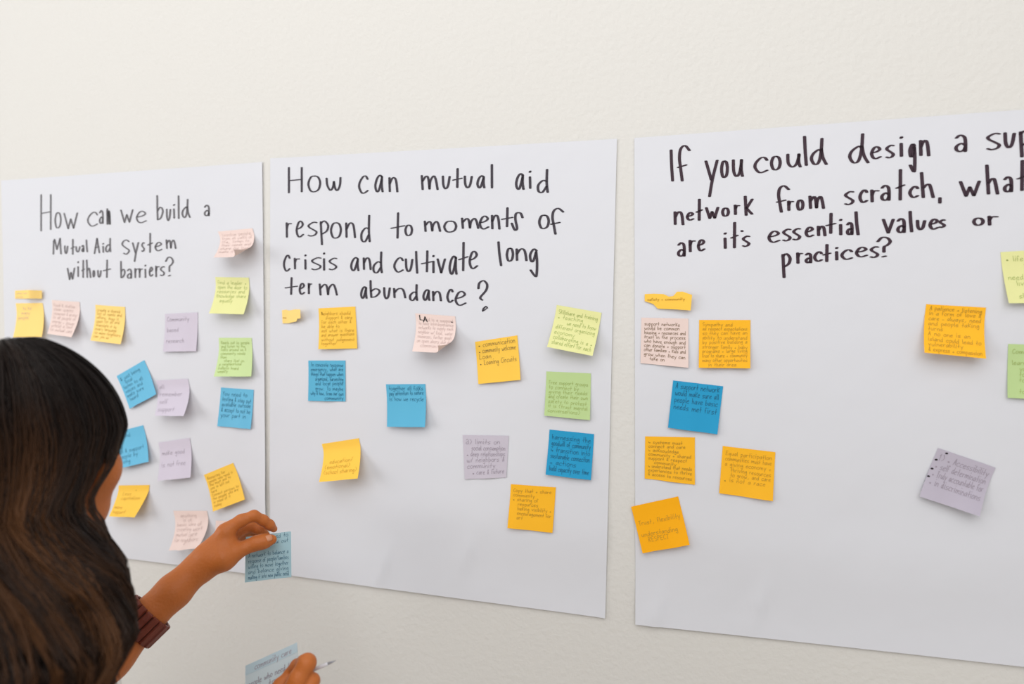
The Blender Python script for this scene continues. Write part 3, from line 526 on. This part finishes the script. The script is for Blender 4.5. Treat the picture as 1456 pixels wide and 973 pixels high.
person = empty('person', (0, 0, 0))
tag(person, 'person with long dark brown hair, left arm raised holding a blue note to the wall', 'person')
HC = np.array((-.7466, -.508, 1.467)); ha = math.radians(5)
HR = np.array((math.cos(ha), -math.sin(ha), 0)); HF = np.array((math.sin(ha), math.cos(ha), 0)); HU = np.array((0, 0, 1.)); HAX = (HR, HF, HU)
hp = lambda x, y, z: HC+.92*(HR*x+HF*y+HU*z)
ph = math.radians(35); TR = np.array((math.cos(ph), -math.sin(ph), 0)); TF = np.array((math.sin(ph), math.cos(ph), 0)); TAX = (TR, TF, HU)
NB = np.array((-.800, -.548, 1.275))
tp = lambda x, y, z: np.array((NB[0], NB[1], 0))+TR*x+TF*y+HU*z
SHL, SHR = tp(-.145, 0, 1.24), tp(.145, 0, 1.235)
ELL = np.array(ray(70, 1010, .93)); WRL = np.array(ray(284, 806, 1.04))
ELR = np.array((-.52, -.60, 1.02)); WRR = np.array(ray(385, 1060, .86))
B = Field((-1.12, -.95, -.01), (-.40, -.12, 1.64), .0036)
E3 = [.92*v for v in (1, 1, 1)]
def torso(F, g=0.):
    F.ell(tp(0, 0, 1.16), (.148+g, .098+g, .15+g), TAX, .05); F.ell(tp(0, .0, 1.03), (.118+g, .085+g, .14+g), TAX, .06)
    F.ell(tp(-.065, .07, 1.13), (.05+g, .042+g, .05+g), TAX, .04); F.ell(tp(.065, .07, 1.13), (.05+g, .042+g, .05+g), TAX, .04)
    F.ell(tp(0, -.01, .90), (.155+g, .108+g, .12+g), TAX, .06)
def legs(F, g=0.):
    F.ell(tp(0, -.01, .88), (.158+g, .112+g, .11+g), TAX, .05)
    for s in (-1, 1):
        F.cone(tp(.082*s, 0, .84), .082+g, tp(.088*s, .01, .47), .054+g, .05); F.cone(tp(.088*s, .01, .47), .054+g, tp(.09*s, -.015, .32), .054+g, .03)
        F.cone(tp(.09*s, -.015, .32), .054+g, tp(.092*s, -.02, .08), .036+g, .03)
torso(B); legs(B)
for s, S in ((-1, SHL), (1, SHR)):
    B.cone(tp(.03*s, 0, 1.27), .045, S, .05, .05); B.cone(tp(.09*s, 0, 1.18), .07, S, .05, .05)
    B.cone(tp(.092*s, -.02, .07), .036, tp(.1*s, .1, .035), .03, .03); B.cone(tp(.1*s, .1, .035), .03, tp(.1*s, .15, .025), .022, .02); B.cone(tp(.092*s, -.05, .035), .032, tp(.092*s, -.02, .06), .034, .02)
B.cone(SHL, .05, ELL, .038, .03); B.cone(SHR, .05, ELR, .038, .03)
mid = lambda a, b, t: a+(b-a)*t
B.cone(ELL, .038, mid(ELL, WRL, .35), .0335, .02); B.cone(mid(ELL, WRL, .35), .0335, mid(ELL, WRL, .64), .0265, .02)
B.cone(ELR, .038, mid(ELR, WRR, .3), .0345, .02); B.cone(mid(ELR, WRR, .3), .0345, WRR, .021, .02)
# neck and head
B.cone(NB+np.array((0, 0, -.04)), .056, hp(0, -.015, -.06), .054, .04)
B.ell(hp(0, -.008, .035), (.0715*.95, .090*.95, .088*.95), HAX, .02); B.ell(hp(0, .03, -.035), (.055*.95, .062*.95, .082*.95), HAX, .03)
B.ell(hp(0, .05, -.085), (.043*.92, .042*.92, .03*.92), HAX, .03); B.cone(hp(0, .078, -.105), .014, hp(0, .08, -.1), .014, .02)
for s in (-1, 1):
    B.ell(hp(.037*s, .064, -.03), (.026, .024, .026), HAX, .025); B.ell(hp(.03*s, .098, .008), (.014, .012, .009), HAX, .012, True)
    B.ell(hp(.03*s, .083, .006), (.0135, .0125, .0115), HAX, .003); B.cone(hp(.012*s, .094, .027), .007, hp(.045*s, .08, .026), .006, .012)
    B.ell(hp(.074*s, -.008, -.008), (.007, .017, .029), HAX, .006); B.ell(hp(.0805*s, -.004, -.006), (.006, .009, .018), HAX, .005, True)
    B.cone(hp(.006*s, .108, -.028), .0075, hp(.011*s, .103, -.029), .0065, .006)
B.cone(hp(0, .092, .012), .0075, hp(0, .113, -.026), .009, .012)
B.cone(hp(-.018, .086, -.064), .004, hp(0, .096, -.061), .0055, .008); B.cone(hp(.018, .086, -.064), .004, hp(0, .096, -.061), .0055, .008)
B.cone(hp(-.015, .086, -.072), .004, hp(0, .094, -.074), .0065, .008); B.cone(hp(.015, .086, -.072), .004, hp(0, .094, -.074), .0065, .008)
V, Q = B.surface(); V = relax(V, Q, 3); nV = [V]; nQ = [Q]; cntv = len(V)

# left hand (raised): thumb in front of the note, fingers behind it
R = lambda x, y, z: np.array(ray(x, y, z))
def hand_mesh(F, it=3):
    global cntv
    V, Q = F.surface(); V = relax(V, Q, it); nV.append(V); nQ.append(Q+cntv); cntv += len(V)
lo = np.minimum.reduce([R(190, 930, .94), R(420, 700, 1.22), mid(ELL, WRL, .55)-.05]); hi = np.maximum.reduce([R(190, 840, .94), R(420, 700, 1.2), R(420, 830, 1.2), R(420, 760, 1.0), R(420, 830, 1.0)])
H = Field(lo-.02, hi+.03, .0012)
H.cone(mid(ELL, WRL, .58), .0278, mid(ELL, WRL, .82), .0235, .01); H.cone(mid(ELL, WRL, .82), .0235, R(272, 817, 1.035), .0195, .015)
H.cone(R(270, 819, 1.033), .0195, R(290, 802, 1.045), .0185, .012); H.cone(R(272, 814, 1.045), .016, R(292, 800, 1.06), .016, .012)
H.cone(R(286, 801, 1.045), .0185, R(322, 757, 1.05), .0125, .014); H.cone(R(288, 803, 1.055), .017, R(327, 762, 1.07), .012, .014)
H.cone(R(290, 806, 1.065), .015, R(331, 767, 1.088), .0115, .012); H.cone(R(290, 808, 1.07), .013, R(335, 773, 1.103), .0105, .012)
H.cone(R(288, 808, 1.038), .018, R(318, 793, 1.04), .0185, .014); H.cone(R(318, 793, 1.04), .0175, R(334, 785, 1.046), .0125, .012)
H.cone(R(298, 790, 1.045), .018, R(322, 772, 1.05), .013, .014)
# thumb
H.chain([(R(320, 793, 1.04), .0155), (R(338, 783.5, 1.047), .0105), (R(352, 777.5, 1.054), .0098), (R(365, 772.5, 1.058), .0108), (R(376, 770, 1.0615), .0105), (R(386.5, 767.5, 1.066), .0075)], .006)
# index
H.chain([(R(320, 756, 1.05), .0125), (R(343, 740.5, 1.058), .0092), (R(361, 733.5, 1.064), .0080), (R(374, 740, 1.074), .0078), (R(383, 746.5, 1.082), .0074), (R(389.5, 752.5, 1.09), .0055)], .005)
# middle, ring, little finger
H.chain([(R(327, 763, 1.07), .0115), (R(345, 753, 1.09), .009), (R(359, 749, 1.10), .009), (R(370, 754, 1.098), .0082), (R(380, 764, 1.101), .0062)], .004)
H.chain([(R(331, 768, 1.088), .011), (R(346, 759, 1.102), .0092), (R(356, 756, 1.11), .0092), (R(365, 763, 1.115), .0078), (R(373, 773, 1.114), .006)], .004)
H.chain([(R(335, 774, 1.103), .0098), (R(345, 767, 1.116), .008), (R(352, 765, 1.122), .008), (R(360, 772, 1.126), .0068), (R(366, 780, 1.124), .0052)], .004)
hand_mesh(H)
# right hand (low): folded fingers holding a pen, thumb on the second note
pts = [R(340, 1120, .84), R(470, 910, .94), R(470, 1120, .94), R(340, 910, .84)]
H = Field(np.minimum.reduce(pts)-.03, np.maximum.reduce(pts)+.03, .0014)
H.cone(mid(ELR, WRR, .8), .0235, WRR, .020, .01); H.cone(WRR, .02, R(392, 1035, .862), .02, .012)
H.cone(R(386, 1050, .862), .019, R(408, 996, .872), .0135, .014); H.cone(R(388, 1050, .868), .018, R(420, 1004, .872), .0125, .014)
H.cone(R(390, 1052, .872), .016, R(430, 1016, .874), .0115, .012); H.cone(R(392, 1056, .876), .015, R(434, 1030, .878), .0105, .012)
H.chain([(R(408, 996, .872), .0135), (R(424, 966, .876), .0118), (R(436.5, 943, .882), .0112), (R(432, 942, .9015), .0088), (R(422, 947, .9145), .008), (R(411, 957, .92), .0065)], .005)
H.chain([(R(421, 1004, .872), .0125), (R(436, 985, .876), .0108), (R(443, 969, .884), .0102), (R(436, 972, .9), .009), (R(424, 984, .908), .0075)], .004)
H.chain([(R(431, 1016, .874), .0115), (R(443, 1000, .882), .0102), (R(446, 990, .89), .0098), (R(436, 996, .904), .0085), (R(424, 1006, .908), .007)], .004)
H.chain([(R(435, 1030, .878), .0105), (R(442, 1018, .886), .009), (R(443, 1012, .894), .0088), (R(434, 1018, .904), .0075), (R(425, 1024, .906), .0065)], .004)
H.chain([(R(392, 1040, .872), .0165), (R(386, 1012, .885), .0135), (R(391, 990, .902), .011), (R(400, 975, .9105), .0098), (R(408, 965, .914), .0072)], .006)
hand_mesh(H)
body = np_mesh('body', np.concatenate(nV), np.concatenate(nQ), m_skin, person)

# clothing below the hair
T = Field((-1.12, -.95, .86), (-.40, -.12, 1.40), .006)
torso(T, .007); legs(T, .007)
for s, S in ((-1, SHL), (1, SHR)): T.cone(tp(.05*s, 0, 1.225), .055, tp(.11*s, 0, 1.2), .062, .04)
V, Q = T.surface(); np_mesh('sleeveless_top', relax(V, Q, 3), Q, m_top, person)
T = Field((-1.12, -.95, .02), (-.40, -.12, .93), .006)
legs(T, .013); torso(T, .013); V, Q = T.surface(); np_mesh('trousers', relax(V, Q, 3), Q, m_trs, person)
for s in (-1, 1):
    T = Field(tp(.1*s, .05, 0)-np.array((.22, .22, .0)), tp(.1*s, .05, 0)+np.array((.22, .22, .16)), .004)
    T.cone(tp(.092*s, -.05, .04), .038, tp(.1*s, .1, .038), .037, .02); T.cone(tp(.1*s, .1, .038), .037, tp(.1*s, .15, .03), .028, .02); T.cone(tp(.092*s, -.02, .05), .044, tp(.092*s, -.02, .1), .044, .02)
    V, Q = T.surface(); V = relax(V, Q, 2); V[:, 2] = np.maximum(V[:, 2], 0.0); np_mesh('shoe', V, Q, m_shoe, person)

# finger nails seen in the picture
m_nail = mat('finger_nail', (200, 132, 92), .35, .5)
def nail(name, c, u, v, n, ru, rv, rn):
    vs_, fs_ = [], []; NU, NV = 12, 6
    for j in range(NV+1):
        for i in range(NU):
            a = 2*math.pi*i/NU; e = math.pi*(j/NV)-math.pi/2
            vs_.append(c+u*(ru*math.cos(e)*math.copysign(abs(math.cos(a))**.7, math.cos(a)))+v*(rv*math.cos(e)*math.copysign(abs(math.sin(a))**.7, math.sin(a)))+n*(rn*math.sin(e)))
    for j in range(NV):
        for i in range(NU): fs_.append((j*NU+i, j*NU+(i+1) % NU, (j+1)*NU+(i+1) % NU, (j+1)*NU+i))
    return mesh_obj(name, vs_, fs_, m_nail, person, True)
tu = (R(388, 767.5, 1.066)-R(374, 771, 1.06)); tu = Vector(tu/np.linalg.norm(tu)); tn = Vector(CAM)-Vector(R(382, 768, 1.06)); tn.normalize()
tn = (tn+UPV*.25); tn = (tn-tu*tn.dot(tu)).normalized()
nail('thumb_nail', Vector(R(381.5, 767.5, 1.0635))+tn*.0088, tu, tu.cross(tn), tn, .0062, .0052, .0016)

# bracelet: elastic band of dark wooden slats round the forearm
m_wood = mat('dark_red_wood', (124, 54, 36), .45, .35, var=(60, .55), bump=(120, .001))
m_band = mat('dark_elastic', (40, 20, 16), .8, .2)
br = empty('bracelet'); br.parent = person
bc = Vector(mid(ELL, WRL, .575)); ba = Vector(WRL-ELL).normalized(); bu = ba.orthogonal().normalized(); bv = ba.cross(bu)
bc = bc+ba*.004
NS = 17; RB = .0325
for k in range(NS):
    a = 2*math.pi*k/NS; rd = bu*math.cos(a)+bv*math.sin(a); tg = ba.cross(rd)
    hw, hl, ht = RB*math.pi/NS*.9, .0185, .0028; vs_, fs_ = [], []
    prof = [(-1, -1), (1, -1), (1, .2), (.75, 1), (-.75, 1), (-1, .2)]
    for e, sc in ((-1, .8), (-.9, 1), (.9, 1), (1, .8)):
        for p in prof: vs_.append(bc+rd*(RB+ht*p[1]*sc)+tg*(hw*p[0]*sc)+ba*(hl*e))
    for e in range(3):
        for i in range(6): fs_.append((e*6+i, e*6+(i+1) % 6, (e+1)*6+(i+1) % 6, (e+1)*6+i))
    fs_ += [tuple(range(5, -1, -1)), tuple(range(18, 24))]
    mesh_obj('slat', vs_, fs_, m_wood, br)
vs_, fs_ = [], []
for j, (e, r) in enumerate(((-.015, RB-.0032), (.015, RB-.0032), (.015, RB+.0005), (-.015, RB+.0005))):
    for i in range(40):
        a = 2*math.pi*i/40; vs_.append(bc+(bu*math.cos(a)+bv*math.sin(a))*r+ba*e)
for j in range(4):
    for i in range(40): fs_.append((j*40+i, j*40+(i+1) % 40, ((j+1) % 4)*40+(i+1) % 40, ((j+1) % 4)*40+i))
mesh_obj('elastic_band', vs_, fs_, m_band, br, True)

# ---- hair
LEV = [(.025, 0, -.008, .086, .110), (-.01, 0, -.014, .086, .107), (-.06, 0, -.036, .090, .090), (-.09, .010, -.036, .098, .096), (-.13, .036, -.044, .114, .103), (-.18, .062, -.068, .132, .103), (-.225, .064, -.098, .128, .098), (-.30, .055, -.115, .115, .085), (-.42, .04, -.12, .09, .06)]
def hair_ring(z):
    if z >= .025:
        s = math.sqrt(max(0, 1-((z-.025)/.110)**2)); return 0, -.008-.022*(z-.025)/.11, .086*s, .110*s
    for a, b in zip(LEV[:-1], LEV[1:]):
        if z >= b[0]:
            t = (a[0]-z)/(a[0]-b[0]); t = t*t*(3-2*t); return tuple(a[i]+(b[i]-a[i])*t for i in range(1, 5))
    return LEV[-1][1:]
def hair_pt(th, z, rho):
    cx, cy, rx, ry = hair_ring(z)
    return HC+HR*(cx+rx*rho*math.sin(th))+HF*(cy+ry*rho*math.cos(th))+HU*(z-.11*(1-rho)*(1 if z > .025 else 0)*max(0, (z-.025)/.11))
m_hair = bpy.data.materials.new('dark_brown_hair'); m_hair.use_nodes = True
_n = m_hair.node_tree.nodes; _l = m_hair.node_tree.links; _p = _n['Principled BSDF']
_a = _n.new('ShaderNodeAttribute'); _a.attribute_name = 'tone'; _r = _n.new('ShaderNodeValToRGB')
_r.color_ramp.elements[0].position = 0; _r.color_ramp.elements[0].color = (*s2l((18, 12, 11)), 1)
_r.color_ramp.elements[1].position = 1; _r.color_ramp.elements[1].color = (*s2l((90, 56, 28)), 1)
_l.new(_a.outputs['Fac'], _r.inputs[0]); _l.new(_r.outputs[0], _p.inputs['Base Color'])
_p.inputs['Roughness'].default_value = .45; _p.inputs['Specular IOR Level'].default_value = .22
nprs = np.random.RandomState(11)
NCL = 240; cl_th = nprs.uniform(-math.pi, math.pi, NCL); cl_ph = nprs.uniform(0, 6.28, NCL); cl_rho = nprs.uniform(.93, 1.03, NCL); cl_tone = nprs.uniform(0, 1, NCL); cl_end = nprs.uniform(-.33, -.47, NCL); cl_wl = nprs.uniform(.17, .30, NCL)
def strand_path(th0, c, rho, fringe, dj, zend, start):
    pts = []; n = 30
    arc = .165; total = arc+(.025-zend)
    for k in range(n+1):
        s = start+(total-start)*k/n
        if s < arc: z = .025+.110*math.cos(s/arc*math.pi/2)
        else: z = .025-(s-arc)
        grow = min(1, s/.12); low = min(1, max(0, (.02-z)/.18))
        th = th0+dj*(1-.55*low)+.07*low*math.sin(6.28*(z/cl_wl[c])+cl_ph[c])+.05*grow*math.sin(6.28*z/.21+cl_ph[c]*2)
        if not fringe:
            aw = math.atan2(math.sin(th), math.cos(th)); u = (abs(aw)-1.187)/1.955
            if u > -.1: k2 = min(1, max(0, (-.04-z)/.16)); k2 = k2*k2*(3-2*k2); th = math.copysign(abs(aw)*(1-k2)+(.2+2.94*max(u, 0))*k2, aw)
        rr = rho*(1+.022*low*math.sin(6.28*z/cl_wl[c]*.8+cl_ph[c]*1.7))
        if fringe: rr *= 1+.02*max(0, math.sin((s/total)*3.0))
        rr = rr*(.90+.10*min(1, (s-start+.01)/.04))
        pts.append((hair_pt(th, z, rr), z))
    return pts
def ribbon(paths, wd):
    V, Fc, tone = [], [], []
    for P, tn_, w in paths:
        n = len(P); b = len(V)
        X = np.array([p[0] for p in P]); Z = [p[1] for p in P]
        tang = np.gradient(X, axis=0); tang /= np.linalg.norm(tang, axis=1)[:, None]+1e-9
        outw = X-HC; outw = outw-(outw*tang).sum(1)[:, None]*tang; outw /= np.linalg.norm(outw, axis=1)[:, None]+1e-9
        side = np.cross(tang, outw)
        for k in range(n):
            wk = w*min(1, (n-1-k)/5+.12)
            V += [X[k]+side[k]*wk, X[k]+outw[k]*wk*.8, X[k]-side[k]*wk]
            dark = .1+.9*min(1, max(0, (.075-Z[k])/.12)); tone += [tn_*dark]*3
            if k:
                for i in range(3): Fc.append((b+3*k-3+i, b+3*k-3+(i+1) % 3, b+3*k+(i+1) % 3, b+3*k+i))
    return np.array(V), np.array(Fc), np.array(tone, np.float32)
paths = []
for i in range(7200):
    c = nprs.randint(NCL); th0 = cl_th[c]; dj = nprs.normal(0, .06)
    ft = abs(((th0+dj+math.pi) % (2*math.pi))-math.pi)
    fringe = ft < math.radians(68)
    rho = cl_rho[c]*(1-abs(nprs.normal(0, .035)))
    zend = (-.012+nprs.normal(0, .006)-.0*ft) if fringe else cl_end[c]+nprs.normal(0, .02)
    start = nprs.uniform(.004, .085) if nprs.rand() < .7 else nprs.uniform(.004, .03)
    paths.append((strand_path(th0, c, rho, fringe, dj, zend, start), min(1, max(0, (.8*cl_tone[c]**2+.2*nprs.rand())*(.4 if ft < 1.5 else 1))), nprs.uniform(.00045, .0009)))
# flyaway wisps at the hem on the near side
for i in range(34):
    th0 = math.radians(nprs.uniform(35, 62)); c = nprs.randint(NCL); P = strand_path(th0, c, 1.0, False, 0, -.27+nprs.normal(0, .01), .12)
    d = HR*.65+HF*.5; n = len(P); amp = nprs.uniform(.01, .045)
    P = [(p[0]+d*amp*max(0, (k/n-.72)/.28)**2+HU*amp*.5*max(0, (k/n-.8)/.2)**2, p[1]) for k, p in enumerate(P)]
    paths.append((P, .3, .0006))
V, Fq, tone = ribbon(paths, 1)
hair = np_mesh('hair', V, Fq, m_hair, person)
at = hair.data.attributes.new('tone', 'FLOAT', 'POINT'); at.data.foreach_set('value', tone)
# the mass of hair under the outer strands
vs_, fs_ = [], []; NA = 64; zz = [.132, .128, .12, .108, .092, .07, .045, .02, 0, -.03, -.06, -.09, -.12, -.15, -.18, -.21, -.24, -.27, -.3, -.34, -.38]
for z in zz:
    for i in range(NA):
        th = 2*math.pi*i/NA; d = abs(((th+math.pi) % (2*math.pi))-math.pi)
        k2 = min(1, max(0, (-.04-z)/.14)); lim = math.radians(82)*(1-k2) if z < .008 else 0
        if d < lim: th = math.copysign(lim, math.sin(th))
        vs_.append(hair_pt(th, z, .88))
for j in range(len(zz)-1):
    for i in range(NA): fs_.append((j*NA+i, j*NA+(i+1) % NA, (j+1)*NA+(i+1) % NA, (j+1)*NA+i))
fs_.append(tuple(range(NA-1, -1, -1))); fs_.append(tuple((len(zz)-1)*NA+i for i in range(NA)))
under = mesh_obj('hair_mass', vs_, fs_, mat('deep_brown_hair', (20, 14, 12), .7, .2), hair, True)

# ------------------------------------------------------------------ things held
class Held(Note):
    """a note in the air: four corner points tl tr br bl"""
    def __init__(self, P4, bow): self.P4 = [list(p) for p in P4]; self.bow = bow
    def pos(self, s, t):
        p = Vector(bil(self.P4, s, t)); n = (Vector(self.P4[1])-Vector(self.P4[0])).cross(Vector(self.P4[3])-Vector(self.P4[0])).normalized()
        return p+n*self.bow*math.sin(math.pi*s)*(.4+.6*t)
z0 = 1.083
hn = Held([ray(349.5, 763.8, z0), ray(413.7, 755.8, z0+.004), ray(414.3, 821, z0-.004), ray(348.2, 828.7, z0-.006)], .0015)
o = hn.build('sticky_note', mat('note_paper_held', (184, 218, 228), .65, .2, transl=.2)); tag(o, 'blue sticky note held between the thumb and fingers of the raised hand', 'sticky note', 'blue notes held in the hands')
ink = Ink(hn.on); write(ink, ['         need to', '         know out', '', 'A network to balance a', 'response of people/families', 'willing to move together', 'and balance giving', 'making it into new public need'], top=.02, bot=.97, pen=.003); ink.build('handwriting', INK['b'], o)
pd = Held([ray(349.4, 946.9, .955), ray(422.5, 913.8, .937), ray(428, 985, .93), ray(347, 1023, .945)], -.002)
o = pd.build('sticky_note', mat('note_paper_low', (224, 238, 243), .65, .2, transl=.2)); tag(o, 'pale blue sticky note held low beside the pen, at the bottom edge', 'sticky note', 'blue notes held in the hands')
ink = Ink(pd.on); write(ink, ['~community care', '', 'people who need to', 'be in touch', '', 'with us all'], top=.04, bot=.9, pen=.005, right=.9); ink.build('handwriting', INK['g'], o)
vs_ = [pd.on(i/10, j, .0004) for j in (0., .19) for i in range(11)]
mesh_obj('adhesive_band', vs_, [(i, i+11, i+12, i+1) for i in range(10)], mat('note_band', (196, 218, 228), .65, .2), o)
# pen
pr = empty('pen'); tag(pr, 'slim white pen with a grey tip sticking out of the lower fist', 'pen')
p0, p1 = Vector(ray(420, 963.4, .896)), Vector(ray(477.5, 939.5, .8965)); ax = (p1-p0).normalized(); pu = ax.orthogonal().normalized(); pv = ax.cross(pu); LP = (p1-p0).length
def lathe(name, prof, material):
    vs_, fs_ = [], []; n = 16
    for d, r in prof:
        for i in range(n):
            a = 2*math.pi*i/n; vs_.append(p0+ax*d+(pu*math.cos(a)+pv*math.sin(a))*r)
    for j in range(len(prof)-1):
        for i in range(n): fs_.append((j*n+i, j*n+(i+1) % n, (j+1)*n+(i+1) % n, (j+1)*n+i))
    fs_ += [tuple(range(n-1, -1, -1)), tuple((len(prof)-1)*n+i for i in range(n))]
    return mesh_obj(name, vs_, fs_, material, pr, True)
lathe('barrel', [(0, .0018), (.001, .0024), (LP-.014, .0024), (LP-.011, .0020)], mat('white_plastic', (206, 206, 212), .3, .5))
lathe('tip', [(LP-.011, .0018), (LP-.005, .0013), (LP-.002, .0007), (LP, .0004)], mat('grey_metal', (140, 142, 150), .3, .6))
